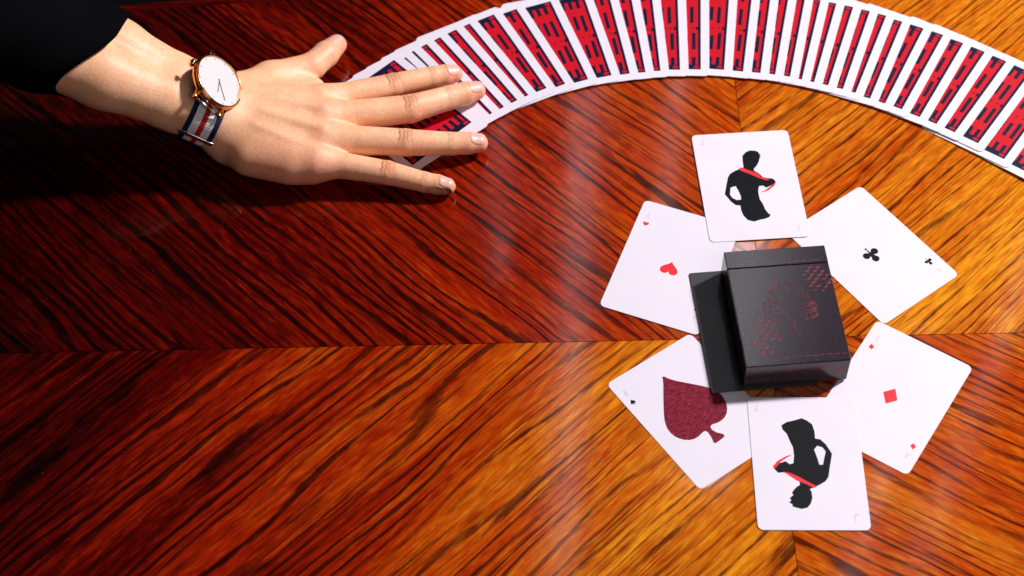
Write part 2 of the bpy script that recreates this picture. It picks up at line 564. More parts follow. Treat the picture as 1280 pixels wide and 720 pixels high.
def back_print_mesh():
    """the printed back: navy ground, red bars and dots, everything turned symmetric by half a turn."""
    hw, hh = 25.8, 38.2
    v, f, mi = [], [], []

    def rect(x0, x1, y0, y1, z, k):
        i = len(v)
        v.extend([(x * MM, y * MM, z * MM) for x, y in ((x0, y0), (x1, y0), (x1, y1), (x0, y1))])
        f.append((i, i + 1, i + 2, i + 3)); mi.append(k)

    def ell(cx, cy, rx, ry, z, k, n=16):
        i = len(v)
        for a in range(n):
            v.append(((cx + rx * math.cos(6.28319 * a / n)) * MM, (cy + ry * math.sin(6.28319 * a / n)) * MM, z * MM))
        f.append(tuple(range(i, i + n))); mi.append(k)
    rect(-hw, hw, -hh, hh, .03, 0)
    rect(-hw + 1.9, hw - 1.9, -hh + 4.3, hh - 4.3, .05, 1)
    xs = [hw - 4.7 - 5.1 * i for i in range(9)]
    for s in (1, -1):
        for i, x in enumerate(xs):
            x *= s
            rect(x - 1.25, x + 1.25, *sorted((s * (-hh + 4.2), s * (-hh + 11.2))), .07, 0)
            y0, y1 = -hh + 18.2, -hh + (33.6 if i % 2 == 0 else 31.0)
            rect(x - 1.2, x + 1.2, *sorted((s * y0, s * y1)), .07, 0)
        for c in (1, -1):
            ell(s * c * (hw - 3.0), s * (hh - 2.3), 1.9, 1.15, .05, 1)
        rect(*sorted((s * (hw - 3.4), s * (hw - 1.2))), -1.6, 1.2, .07, 0)
        for i in range(4):
            ell(s * (6.5 + 4.6 * i), 0, .9, .55, .07, 0, 10)
    ell(0, 0, 5.4, 6.6, .08, 0, 28)
    ell(0, 0, 3.0, 4.0, .10, 1, 20)
    ell(0, 0, 1.3, 2.0, .12, 0, 14)
    me = bpy.data.meshes.new('back_print')
    me.from_pydata(v, [], f)
    me.materials.append(M_NAVY)
    me.materials.append(M_RED)
    for p, k in zip(me.polygons, mi): p.material_index = k
    me.transform(Matrix.Translation((0, 0, FT * MM)))
    return me


BACK_ME = back_print_mesh()


def card(name, label, x, y, th, z, tilt=0., group=None, sidetilt=0.):
    o = bpy.data.objects.new(name, FAN_ME if tilt else CARD_ME)
    COL.objects.link(o)
    Mx = Matrix.Translation((x * MM, y * MM, z * MM)) @ Matrix.Rotation(th, 4, 'Z') @ Matrix.Rotation(-tilt, 4, 'Y') @ Matrix.Rotation(sidetilt, 4, 'X')
    o.matrix_world = Mx
    tag(o, label, 'playing card', group)
    return o


# the ribbon spread: the right-hand edge of every card, measured on the table
ORD = ['second', 'third', 'fourth', 'fifth', 'sixth', 'seventh', 'eighth', 'ninth', 'tenth', 'eleventh', 'twelfth',
       'thirteenth', 'fourteenth', 'fifteenth', 'sixteenth', 'seventeenth', 'eighteenth', 'nineteenth', 'twentieth',
       'twenty-first', 'twenty-second', 'twenty-third', 'twenty-fourth', 'twenty-fifth', 'twenty-sixth', 'twenty-seventh',
       'twenty-eighth', 'twenty-ninth', 'thirtieth', 'thirty-first', 'thirty-second', 'thirty-third']
TILT = .029
spread = []
fan = [(-22.3, 137.0, -43.6)] + list(STRIPS) + [(333.6, 86.8, 37.5)]
for i, (bx, by, ang) in enumerate(fan):
    a = R(ang)
    d = (math.sin(a), math.cos(a))
    nx = (math.cos(a), -math.sin(a))
    cx = bx - 6 * d[0] + 44 * d[0] - 31.5 * nx[0]
    cy = by - 6 * d[1] + 44 * d[1] - 31.5 * nx[1]
    if i == 0: lab = 'topmost red and navy backed card of the spread, lying whole under the fingers'
    elif i == len(fan) - 1: lab = 'last red and navy backed card at the right end of the spread'
    elif i < 17: lab = 'red and navy backed card, %s from the hand end of the curved spread' % ORD[i - 1]
    else: lab = 'red and navy backed card, %s from the right end of the curved spread' % ORD[len(fan) - 2 - i]
    o = card('playing_card', lab, cx, cy, -a, 31.5 * math.sin(TILT) + .05, TILT, 'cards in the face-down ribbon spread')
    p = bpy.data.objects.new('back_print', BACK_ME)
    COL.objects.link(p)
    p.parent = o
    spread.append(o)


def print_on(cardo, name, outlines, mat, lift=.03, dz=0.0):
    bm = outline_prism(outlines, CT + lift, CT + lift)
    return bm_obj(name, bm, mat, cardo)


def place(pts, cx, cy, rot=0., s=1.):
    c, sn = math.cos(rot), math.sin(rot)
    return [(cx + s * (x * c - y * sn), cy + s * (x * sn + y * c)) for x, y in pts]


HEART = []
for i in range(40):
    t = 2 * math.pi * i / 40
    HEART.append((16 * math.sin(t) ** 3 / 16, (13 * math.cos(t) - 5 * math.cos(2 * t) - 2 * math.cos(3 * t) - math.cos(4 * t)) / 16))
DIAMOND = [(0, 1.15), (.9, 0), (0, -1.15), (-.9, 0)]


def circle(cx, cy, r, n=20):
    return [(cx + r * math.cos(2 * math.pi * i / n), cy + r * math.sin(2 * math.pi * i / n)) for i in range(n)]


def club_outline():
    """three lobes and a thin stem as one outline, traced round the lobes."""
    pts = []
    for cx, cy, r, a0, a1 in ((0, .62, .42, -50, 230), (-.58, -.22, .42, 35, 330), ):
        for i in range(15):
            a = R(a0 + (a1 - a0) * i / 14)
            pts.append((cx + r * math.cos(a), cy + r * math.sin(a)))
    pts += [(-.10, -.35), (-.06, -.9), (-.2, -1.08), (.2, -1.08), (.06, -.9), (.10, -.35)]
    for i in range(15):
        a = R(-150 + 295 * i / 14)
        pts.append((.58 + .42 * math.cos(a), -.22 + .42 * math.sin(a)))
    return pts


CLUB = club_outline()
SMALL_SPADE = [(0, 1.1), (.35, .6), (.85, .05), (.9, -.4), (.55, -.65), (.12, -.45), (.3, -1), (-.3, -1), (-.12, -.45), (-.55, -.65), (-.9, -.4), (-.85, .05), (-.35, .6)]
LETTER_A = [[(0, 1), (.16, 1), (.62, -1), (.48, -1), (.335, -.34), (-.175, -.34), (-.32, -1), (-.46, -1)], [(.08, .76), (.30, -.2), (-.14, -.2)]]


def letter_a(cardo, cx, cy, rot, s, mat):
    print_on(cardo, 'corner_letter', [place(l, cx, cy, rot, s) for l in LETTER_A], mat)


def letter_j(cardo, cx, cy, rot, s, mat):
    l = [(.25, 1), (.42, 1), (.42, -.6), (.2, -1), (-.2, -1), (-.42, -.6), (-.28, -.5), (-.1, -.8), (.12, -.8), (.25, -.5)]
    print_on(cardo, 'corner_letter', [place(l, cx, cy, rot, s)], mat)


Z1, Z2, Z3 = .02, .34, .68
PI = math.pi
G = 'face-up cards laid round the black box'
spade = card('playing_card', 'face-up ace of spades with a large crimson spade, lower left of the box', 106.6, -88.0, .617, Z1, 0, G)
print_on(spade, 'spade_pip', [smooth_outline(SPADE, 1)], M_CRIMSON)
print_on(spade, 'corner_pip', [place(SMALL_SPADE, -26.5, 25.1, 0, 1.8)], M_BLACKINK)
letter_a(spade, -26.4, 32.2, 0, 2.3, M_PALEINK)
letter_a(spade, 26.4, -32.2, PI, 2.3, M_PALEINK)
club = card('playing_card', 'face-up ace of clubs with a small black club, upper right of the box', 222.54, 26.46, .640, Z1, 0, G)
print_on(club, 'club_pip', [place(CLUB, -.9, -.9, PI, 5.6)], M_BLACKINK)
print_on(club, 'corner_pip', [place(CLUB, 23.7, -25.6, PI, 2.6)], M_BLACKINK)
letter_a(club, 24.2, -34.2, PI, 2.3, M_PALEINK)
diam = card('playing_card', 'face-up ace of diamonds with a small red diamond, lower right of the box', 222.19, -78.36, -.575, Z1, 0, G)
print_on(diam, 'diamond_pip', [DIAM], M_PIPRED)
for s in (1, -1):
    print_on(diam, 'corner_pip', [place(DIAMOND, s * -25.6, s * 24.8, .35, 1.9)], M_PIPRED)
    letter_a(diam, s * -25.6, s * 32.2, PI if s < 0 else 0, 2.3, M_PALEINK)
heart = card('playing_card', 'face-up ace of hearts with a small red heart, left of the box', 97.84, 16.47, -.363, Z2, 0, G)
print_on(heart, 'heart_pip', [place(HEART, -.3, -2.6, PI, 5.6)], M_PIPRED)
for s in (1, -1):
    print_on(heart, 'corner_pip', [place(HEART, s * -25.0, s * 25.9, PI if s < 0 else 0, 1.9)], M_PIPRED)
    letter_a(heart, s * -25.6, s * 32.4, PI if s < 0 else 0, 2.3, M_PALERED)
topc = card('playing_card', 'face-up card with a black silhouette of a standing man, above the box', 151.0, 80.75, .076, Z3, 0, G)
print_on(topc, 'figure_print', [MAN, MAN_HOLE], M_BLACKINK)
print_on(topc, 'sash_print', [MAN_R1], M_PIPRED, .05)
print_on(topc, 'sash_print', [MAN_R2], M_PIPRED, .055)
letter_j(topc, 25.6, -37.5, PI, 2.3, M_PALEINK)
letter_j(topc, -25.6, 37.5, 0, 2.3, M_PALEINK)
botc = card('playing_card', 'face-up card with an upside-down black figure silhouette, below the box', 168.6, -123.8, -.004, Z2, 0, G)
print_on(botc, 'figure_print', [MB, MB_HOLE], M_BLACKINK)
print_on(botc, 'sash_print', [MB_R1], M_PIPRED, .05)
print_on(botc, 'sash_print', [MB_R2], M_PIPRED, .055)
letter_j(botc, 24.2, -36.2, PI, 2.6, M_PALEINK)
letter_j(botc, -27.2, 36.6, 0, 2.3, M_PALEINK)

# flat black sheet under the box, standing in for the dark area at its left
slate = bpy.data.objects.new('black_card', card_mesh('black_card', 1.0))
slate.data.materials[0] = M_SLATE
COL.objects.link(slate)
slate.matrix_world = Matrix.Translation((.1440, -.0305, .00102)) @ Matrix.Rotation(R(5.5), 4, 'Z')
tag(slate, 'flat black sheet standing in for the dark area left of the black box', 'card')

# ------------------------------------------------------------------ the card box
BW, BL, BH = 61.5, 84.3, 20.6
box = empty('card_box', (.1622, -.0285, .00135), (0, 0, R(5.0)))
tag(box, 'black card box with faint red spade print lying on the ring of cards', 'card box')


def block(x0, x1, y0, y1, z0, z1, bev=.5):
    bm = bmesh.new()
    bmesh.ops.create_cube(bm, size=1.0)
    for v in bm.verts:
        v.co = Vector((((x0 + x1) / 2 + v.co.x * (x1 - x0)) * MM, ((y0 + y1) / 2 + v.co.y * (y1 - y0)) * MM, ((z0 + z1) / 2 + v.co.z * (z1 - z0)) * MM))
    if bev:
        bmesh.ops.bevel(bm, geom=list(bm.edges), offset=bev * MM, segments=2, affect='EDGES', profile=.5)
    return bm


bm_obj('box_body', block(-BW / 2, BW / 2, -BL / 2, BL / 2 - 13.0, 0, BH - .05, .55), M_BOX, box)
bm_obj('tuck_lid', block(-BW / 2 - .05, BW / 2 + .05, BL / 2 - 12.85, BL / 2, 0, BH, .5), M_BOX, box)
rnd = random.Random(5)


def strokes(name, quads, mat, z):
    v, f = [], []
    for (cx, cy, l, w, a) in quads:
        c, s = math.cos(a), math.sin(a)
        i = len(v)
        # a leaf-shaped stroke
        for (px, py) in ((-l, 0), (-l * .3, -w), (l * .6, -w * .8), (l, 0), (l * .5, w * .8), (-l * .4, w)):
            v.append(((cx + px * c - py * s) * MM, (cy + px * s + py * c) * MM, z * MM))
        f.append(tuple(range(i, i + 6)))
    return tag(mesh_obj(name, v, f, mat, box), kind='stuff')


def cluster(cx, cy, rx, ry, ang, n_rows, n_cols):
    q = []
    for r in range(n_rows):
        for c in range(n_cols):
            x = (c - (n_cols - 1) / 2) / n_cols * 2 * rx + (r % 2) * rx / n_cols
            y = (r - (n_rows - 1) / 2) / n_rows * 2 * ry
            if (x / rx) ** 2 + (y / ry) ** 2 > 1.05 or rnd.random() < .14: continue
            q.append((cx + x, cy + y - x * .12, rnd.uniform(1.4, 2.4), rnd.uniform(.3, .62), ang + rnd.uniform(-.25, .25)))
    return q


o = strokes('foil_feathers', cluster(-16.5, -21.5, 9, 13, R(30), 8, 4) + cluster(21.5, 17.5, 9, 10, R(26), 7, 4), M_FOIL, BH + .02)
# dim spade emblem made of short engraved strokes
EMB = smooth_outline([(0, 20), (4, 14), (12, 6), (17, -2), (16.5, -10), (10, -14.5), (3, -12), (1.6, -13), (2.5, -20), (6, -25), (-6, -25), (-2.5, -20), (-1.6, -13), (-3, -12), (-10, -14.5), (-16.5, -10), (-17, -2), (-12, 6), (-4, 14)], 1)


def inside(x, y, poly):
    r = False
    j = len(poly) - 1
    for i in range(len(poly)):
        xi, yi = poly[i]; xj, yj = poly[j]
        if (yi > y) != (yj > y) and x < (xj - xi) * (y - yi) / (yj - yi) + xi: r = not r
        j = i
    return r


q = []
for r in range(44):
    y = -25 + r * 1.03
    for c in range(13):
        x = -18 + c * 3 + rnd.uniform(-.6, .6)
        if inside(x, y, EMB):
            edge = not (inside(x - 4, y, EMB) and inside(x + 4, y, EMB))
            if edge or rnd.random() < .35: q.append((x + 2, y + 2, rnd.uniform(1.0, 1.7), .24, R(8) + rnd.uniform(-.2, .2)))
strokes('foil_emblem', q, M_FOILDARK, BH + .02)
bright = [(-8 + i * 1.2, 12 + i * 1.25, 1.2, .45, R(45)) for i in range(5)]
bright += [(14 + rnd.uniform(-4, 4), -3 + rnd.uniform(-8, 6), 1.4, .28, R(14)) for i in range(16)]
strokes('foil_glint', bright, M_FOIL, BH + .03)
lines = [(-26 + 4.2 * i, BL / 2 - 10.6 + rnd.uniform(-.08, .08), 2.0, .16, 0) for i in range(13)]
lines += [(-6 + 4.2 * i, -BL / 2 + 5.0 + rnd.uniform(-.15, .15), 1.9, .17, 0) for i in range(9)]
strokes('foil_line', lines, M_FOIL, BH + .025)
# print on the near end: a red line under the edge and a small red flower at the right
v, f = [], []
yb = -BL / 2 - .03


def endquad(x0, x1, z0, z1):
    i = len(v)
    v.extend([(x0 * MM, yb * MM, z0 * MM), (x1 * MM, yb * MM, z0 * MM), (x1 * MM, yb * MM, z1 * MM), (x0 * MM, yb * MM, z1 * MM)])
    f.append((i, i + 1, i + 2, i + 3))


for i in range(11): endquad(-22 + 3.9 * i, -22 + 3.9 * i + 3.2, 15.2 + .1 * (i % 2), 16.0)
tag(mesh_obj('foil_line', v, f, M_FOIL, box), kind='stuff')
v, f = [], []
for k in range(7):
    a = k * 2 * PI / 7
    cx, cz = 24.5, 9.5
    i = len(v)
    for (rr, da) in ((.5, -.3), (2.6, -.28), (4.6, 0), (2.6, .28), (.5, .3)):
        v.append(((cx + rr * math.cos(a + da)) * MM, yb * MM, (cz + .85 * rr * math.sin(a + da)) * MM))
    f.append(tuple(range(i, i + 5)))
tag(mesh_obj('foil_flower', v, f, M_FOIL, box), kind='stuff')

# ------------------------------------------------------------------ the hand and forearm (one continuous surface)
FW = np.array([0, math.cos(ELEV), -math.sin(ELEV)])
RT = np.array([1., 0, 0])
UP = np.cross(RT, FW)
CAMP = -FW * DIST


def at(px, py, z):
    """where the anatomical landmark measured at a photo point lies, given its height in mm."""
    d = FW * FPX + RT * (px - 640) - UP * (py - 360)
    return CAMP + d * ((z - CAMP[2]) / d[2])


WJ = at(268, 138, 30)
AX = np.array([-.87, .15, .45]); AX /= np.linalg.norm(AX)          # towards the elbow
TV = np.array([0, 1., 0]); TV -= AX * (TV @ AX); TV /= np.linalg.norm(TV)  # towards the thumb side
NV = np.cross(AX, TV); NV = NV if NV[2] > 0 else -NV                   # back of the wrist

J = dict(
    index=[at(402, 127, 20), at(492, 107, 15), at(540, 96.5, 12.5), at(567, 92.5, 10)],
    middle=[at(405, 148, 22.5), at(513, 136, 16.5), at(560, 122.5, 13), at(595, 113.5, 10)],
    ring=[at(404, 173, 21), at(507, 178, 15.5), at(563, 179.5, 11.5), at(598, 178.8, 9)],
    pinky=[at(396, 201, 18), at(485, 216, 12), at(530, 227.5, 8.5), at(559, 233, 6.8)])
RAD = dict(index=[10.4, 8.1, 7.2, 6.0], middle=[11.0, 9.2, 7.9, 6.3], ring=[10.6, 8.7, 7.4, 6.2], pinky=[9.6, 7.6, 6.5, 5.4])
THUMB = [at(296, 122, 24), at(338, 99, 19), at(390, 83, 16), at(421, 56, 13)]
TRAD = [15, 11, 8.6, 6.7]


def rc(P, a, b, ra, rb):
    ab = b - a
    t = np.clip(((P - a) @ ab) / (ab @ ab), 0, 1)
    q = P - a - t[:, None] * ab
    return np.sqrt(np.einsum('ij,ij->i', q, q)) - (ra + (rb - ra) * t)


def smin(a, b, k):
    h = np.clip(.5 + .5 * (b - a) / k, 0, 1)
    return b + (a - b) * h - k * h * (1 - h)


BASES = dict(index=WJ + TV * 11 + np.array([14, 0, -3.]), middle=WJ + TV * 4 + np.array([16, 0, -2.]),
             ring=WJ - TV * 4 + np.array([15, 0, -3.]), pinky=WJ - TV * 11 + np.array([12, 0, -5.]))


def arm_sdf(P):
    d = None
    # forearm: two bones' worth of flesh
    e = 260.0
    for s, ro, r0, r1 in ((1, 9.5, 17.0, 24.0), (-1, 9.5, 17.0, 25.0)):
        c = rc(P, WJ + TV * s * 8.5 - AX * 2, WJ + TV * s * 9.0 + AX * 28, 16.2, 16.6)
        d = c if d is None else smin(d, c, 6)
        c = rc(P, WJ + TV * s * 9.2 + AX * 24, WJ + TV * s * 12.5 + AX * 72, 16.6, 19.6)
        d = smin(d, c, 6)
        c = rc(P, WJ + TV * s * 12.5 + AX * 70, WJ + TV * s * 16 + AX * 250, 19.5, 29)
        d = smin(d, c, 6)
    # ulna head bump
    d = smin(d, np.linalg.norm(P - (WJ - TV * 17 + AX * 14 + NV * 7), axis=1) - 7.5, 7)
    palm = None
    for n in ('index', 'middle', 'ring', 'pinky'):
        m = J[n][0]
        p2 = m + (J[n][1] - m) * (.20 if n != 'pinky' else .14)
        c = rc(P, BASES[n], m, 14.5 if n != 'pinky' else 13.5, RAD[n][0])
        palm = c if palm is None else smin(palm, c, 7)
        palm = smin(palm, rc(P, m - [0, 0, 2], p2 - [0, 0, 2], RAD[n][0] - .5, RAD[n][0] - 1.8), 5)
    # heel of the hand and little-finger side
    palm = smin(palm, rc(P, WJ + np.array([10, -16, -14.]), at(385, 205, 14), 14, 11.5), 12)
    palm = smin(palm, rc(P, at(312, 197, 18), at(360, 207, 16), 11.5, 11.0), 9)
    d = smin(d, palm, 12)
    # thumb
    th = rc(P, THUMB[0], THUMB[1], TRAD[0], TRAD[1])
    web = rc(P, THUMB[1] + [2, -4, -2], at(392, 112, 14), 10, 8)
    th = smin(th, web, 8)
    th2 = rc(P, THUMB[1], THUMB[2], TRAD[1], TRAD[2] + .3)
    tm = THUMB[2] + (THUMB[3] - THUMB[2]) * .55
    th2 = smin(th2, rc(P, THUMB[2], tm, TRAD[2] + .3, TRAD[2] + .1), 2)
    th2 = smin(th2, rc(P, tm, THUMB[3], TRAD[2] + .1, TRAD[3]), 1.5)
    th = smin(th, th2, 5)
    d = smin(d, th, 9)
    # fingers
    F = None
    for n in ('index', 'middle', 'ring', 'pinky'):
        j, r = J[n], RAD[n]
        g = rc(P, j[0], j[1], r[0] - 1.0, r[1])
        mid = j[0] + (j[1] - j[0]) * .55
        g = smin(g, rc(P, j[0] - [0, 0, 1], mid - [0, 0, 1.6], r[0] - 1.4, r[1] - .9), 2)
        g = smin(g, rc(P, j[1], j[2], r[1], r[2]), 1.2)
        pad = j[2] + (j[3] - j[2]) * .6
        g = smin(g, rc(P, j[2], pad, r[2], r[2] - .15), 1.0)
        g = smin(g, rc(P, pad, j[3], r[2] - .15, r[3]), 1.0)
        F = g if F is None else smin(F, g, .9)
    d = smin(d, F, 5.5)
    # extensor tendons and two veins on the back of the hand
    for n, k in (('index', 2.4), ('middle', 2.6), ('ring', 2.4), ('pinky', 2.0)):
        a = BASES[n] * .70 + J[n][0] * .30 + [0, 0, 11.6]
        b = J[n][0] + [0, 0, RAD[n][0] - 1.5]
        d = smin(d, rc(P, a, b, 1.3, k), 3.6)
    # skin folds over the finger joints and at the base of the thumb
    for n in ('index', 'middle', 'ring', 'pinky'):
        j, r = J[n], RAD[n]
        for q, offs, amp in ((1, (-4.2, -1.6, .6, 2.8), .50), (2, (-1.6, .5), .26)):
            ax = j[q] - j[q - 1]; ax = ax / np.linalg.norm(ax)
            rel = P - j[q]
            rr = np.einsum('ij,ij->i', rel, rel)
            mk = rr < 220
            if not mk.any(): continue
            rl = rel[mk]
            s = rl @ ax
            lat = rl @ np.array([-ax[1], ax[0], 0])
            upw = np.clip(rl[:, 2] / r[q], 0, 1)
            for o_ in offs:
                bend = o_ + (.035 * lat * lat) * (1 if o_ > -1 else -1) * .6 + .35 * np.sin(lat * 1.3 + o_ * 5)
                d[mk] += amp * upw * np.exp(-((s - bend) / .75) ** 2) * np.exp(-(lat / (r[q] * .75)) ** 4)
    return d


def crease_flush(P):
    cr = np.zeros(len(P)); fl = np.zeros(len(P))
    for n in ('index', 'middle', 'ring', 'pinky'):
        j, r = J[n], RAD[n]
        fl = np.maximum(fl, .9 * np.exp(-(np.linalg.norm(P - j[3], axis=1) / 13) ** 2))
        fl = np.maximum(fl, .45 * np.exp(-(np.linalg.norm(P - j[1], axis=1) / 13) ** 2))
        fl = np.maximum(fl, .28 * np.exp(-(np.linalg.norm(P - j[0] - [0, 0, 8], axis=1) / 13) ** 2))
        for q, offs, amp in ((1, (-4.2, -1.6, .6, 2.8), 1.0), (2, (-1.6, .5), .45)):
            ax = j[q] - j[q - 1]; ax = ax / np.linalg.norm(ax)
            rel = P - j[q]
            s = rel @ ax; lat = rel @ np.array([-ax[1], ax[0], 0])
            upw = np.clip(rel[:, 2] / r[q], 0, 1) * (np.einsum('ij,ij->i', rel, rel) < 220)
            for k, o_ in enumerate(offs):
                bend = o_ + (.035 * lat * lat) * (1 if o_ > -1 else -1) * .6 + .35 * np.sin(lat * 1.3 + o_ * 5)
                cr = np.maximum(cr, amp * (1, .8, .9, .7)[k] * upw * np.exp(-((s - bend) / .8) ** 2) * np.exp(-(lat / (r[q] * .7)) ** 4))
    fl = np.maximum(fl, .9 * np.exp(-(np.linalg.norm(P - THUMB[3], axis=1) / 14) ** 2))
    fl = np.maximum(fl, .5 * np.exp(-(np.linalg.norm(P - THUMB[2], axis=1) / 12) ** 2))
    # ruddy outer edge of the hand
    a, b = at(300, 205, 20), at(400, 222, 14)
    fl = np.maximum(fl, .7 * np.exp(-(np.clip(rc(P, a, b, 0, 0), 0, None) / 15) ** 2))
    return cr, fl


def surface_nets(f, lo, hi, h, B=6):
    n = np.ceil((np.array(hi) - lo) / h / B).astype(int) * B + 1
    lo = np.array(lo, float)
    ci = [np.arange(0, n[k], B) for k in range(3)]
    G = np.stack(np.meshgrid(*ci, indexing='ij'), -1).reshape(-1, 3)
    cs = f(lo + G * h).reshape([len(c) for c in ci])
    vol = np.repeat(np.repeat(np.repeat(cs, B, 0), B, 1), B, 2)[:n[0], :n[1], :n[2]].astype(np.float32)
    near = np.abs(cs) < B * h * 1.9
    # a block is fine-sampled when any of its corners is near
    nb = [len(c) - 1 for c in ci]
    act = np.zeros(nb, bool)
    for i in (0, 1):
        for j in (0, 1):
            for k in (0, 1):
                act |= near[i:i + nb[0], j:j + nb[1], k:k + nb[2]]
    mask = np.zeros(n, bool)
    m1 = np.repeat(np.repeat(np.repeat(act, B, 0), B, 1), B, 2)
    mask[:m1.shape[0], :m1.shape[1], :m1.shape[2]] = m1
    idx = np.argwhere(mask)
    out = np.empty(len(idx), np.float32)
    for s in range(0, len(idx), 250000):
        out[s:s + 250000] = f(lo + idx[s:s + 250000] * h)
    vol[mask] = out
    ins = vol < 0
    c = np.zeros(np.array(n) - 1, np.int8)
    for i in (0, 1):
        for j in (0, 1):
            for k in (0, 1):
                c += ins[i:n[0] - 1 + i, j:n[1] - 1 + j, k:n[2] - 1 + k]
    cells = np.argwhere((c > 0) & (c < 8))
    vid = -np.ones(c.shape, np.int64)
    vid[tuple(cells.T)] = np.arange(len(cells))
    acc = np.zeros((len(cells), 3)); cnt = np.zeros(len(cells))
    corner = [(i, j, k) for i in (0, 1) for j in (0, 1) for k in (0, 1)]
    for a in corner:
        for ax in range(3):
            if a[ax]: continue
            b = list(a); b[ax] = 1
            va = vol[tuple((cells + a).T)]; vb = vol[tuple((cells + b).T)]
            x = (va < 0) != (vb < 0)
            t = np.where(x, va / np.where(x, va - vb, 1), 0)
            p = np.array(a, float)[None] + 0 * acc
            p[:, ax] = t
            acc += p * x[:, None]; cnt += x
    V = lo + (cells + acc / cnt[:, None]) * h
    quads = []
    for ax in range(3):
        u, w = (ax + 1) % 3, (ax + 2) % 3
        sl0 = [slice(None)] * 3; sl1 = [slice(None)] * 3
        sl0[ax] = slice(0, -1); sl1[ax] = slice(1, None)
        e = ins[tuple(sl0)] != ins[tuple(sl1)]
        E = np.argwhere(e)
        E = E[(E[:, u] > 0) & (E[:, w] > 0) & (E[:, u] < n[u] - 1) & (E[:, w] < n[w] - 1)]
        flip = ins[tuple(E.T)]
        def cell(du, dw):
            q = E.copy(); q[:, u] -= du; q[:, w] -= dw
            return vid[tuple(q.T)]
        Q = np.stack([cell(1, 1), cell(0, 1), cell(0, 0), cell(1, 0)], 1)
        Q[~flip] = Q[~flip][:, ::-1]
        quads.append(Q)
    Q = np.concatenate(quads)
    Q = Q[(Q >= 0).all(1)]
    return V, Q


V, Q = surface_nets(arm_sdf, (-310, 70, -2), (-8, 265, 175), .8)
# light smoothing
for _ in range(2):
    A = np.zeros_like(V); c = np.zeros(len(V))
    for a, b in ((0, 1), (1, 2), (2, 3), (3, 0)):
        np.add.at(A, Q[:, a], V[Q[:, b]]); np.add.at(A, Q[:, b], V[Q[:, a]])
        np.add.at(c, Q[:, a], 1); np.add.at(c, Q[:, b], 1)
    V = V * .55 + .45 * A / np.maximum(c, 1)[:, None]
cr, fl = crease_flush(V)

person = empty('person', tuple(at(268, 138, 0) * MM))
tag(person, 'bare right hand spread flat over the card spread, forearm coming from a black sleeve', 'person')
PB = np.array(person.location) / MM
me = bpy.data.meshes.new('arm')
W = (V - PB) * MM
me.vertices.add(len(W)); me.vertices.foreach_set('co', W.ravel())
me.loops.add(Q.size); me.loops.foreach_set('vertex_index', Q.ravel().astype(np.int32))
me.polygons.add(len(Q))
me.polygons.foreach_set('loop_start', np.arange(0, Q.size, 4, dtype=np.int32))
me.polygons.foreach_set('loop_total', np.full(len(Q), 4, np.int32))
me.polygons.foreach_set('use_smooth', np.ones(len(Q), bool))
me.update(calc_edges=True)
me.validate()
for nm, arr in (('flush', fl), ('crease', cr)):
    a_ = me.attributes.new(nm, 'FLOAT', 'POINT')
    a_.data.foreach_set('value', arr.astype(np.float32))
me.materials.append(M_SKIN)
arm = bpy.data.objects.new('arm', me)
COL.objects.link(arm)
arm.parent = person


def nail(tip, base, rad, up, back, length, width):
    ax = tip - base; ax = ax / np.linalg.norm(ax)
    up = np.array(up, float); up -= ax * (up @ ax); up /= np.linalg.norm(up)
    sd = np.cross(ax, up)
    c = tip + ax * back
    nu, nv = 14, 12
    pts = []
    for i in range(nu):
        for k in range(nv):
            u = -1 + 2 * i / (nu - 1); v_ = -1 + 2 * k / (nv - 1)
            # rounded outline
            wv = width / 2 * (1 - .30 * max(0, u) ** 3 - .22 * max(0, -u) ** 3)
            lu = length / 2 * (1 - .22 * v_ * v_ * (1 if u > 0 else .6) * abs(u))
            pts.append(c + ax * u * lu + sd * v_ * wv + up * 16)
    pts = np.array(pts)
    # down to the skin
    p = pts.copy()
    for _ in range(40):
        p -= up * (arm_sdf(p) * .8)[:, None]
    uu = np.repeat(np.linspace(-1, 1, nu), nv)
    top = p + up * (.24 - .32 * np.clip(-uu - .72, 0, 1) / .28)[:, None]
    bot = p - up * .9
    vv = np.concatenate([top, bot])
    ff = []
    off = nu * nv
    for i in range(nu - 1):
        for k in range(nv - 1):
            a = i * nv + k
            ff.append((a, a + 1, a + nv + 1, a + nv))
            ff.append((off + a, off + a + nv, off + a + nv + 1, off + a + 1))
    rim = [i * nv for i in range(nu)] + [(nu - 1) * nv + k for k in range(1, nv)] + [i * nv + nv - 1 for i in range(nu - 2, -1, -1)] + [k for k in range(nv - 2, 0, -1)]
    for i in range(len(rim)):
        a, b = rim[i], rim[(i + 1) % len(rim)]
        ff.append((a, b, off + b, off + a))
    bm = bmesh.new()
    bv = [bm.verts.new(tuple((q - PB) * MM)) for q in vv]
    for q in ff: bm.faces.new([bv[i] for i in q])
    return bm_obj('fingernail', bm, M_NAIL, arm, smooth=True)


for n in ('index', 'middle', 'ring', 'pinky'):
    j, r = J[n], RAD[n]
    k = r[3] / 6.2
    nail(j[3], j[2], r[3], (.1, -.10 if n in ('index', 'middle') else -.02, 1), -1.2, 11.2 * k, 9.6 * k)
nail(THUMB[3], THUMB[2], TRAD[3], (-.30, .05, .95), -1.0, 12.5, 10.8)

# ------------------------------------------------------------------ sleeve
NS, NR = 64, 46
v, f = [], []


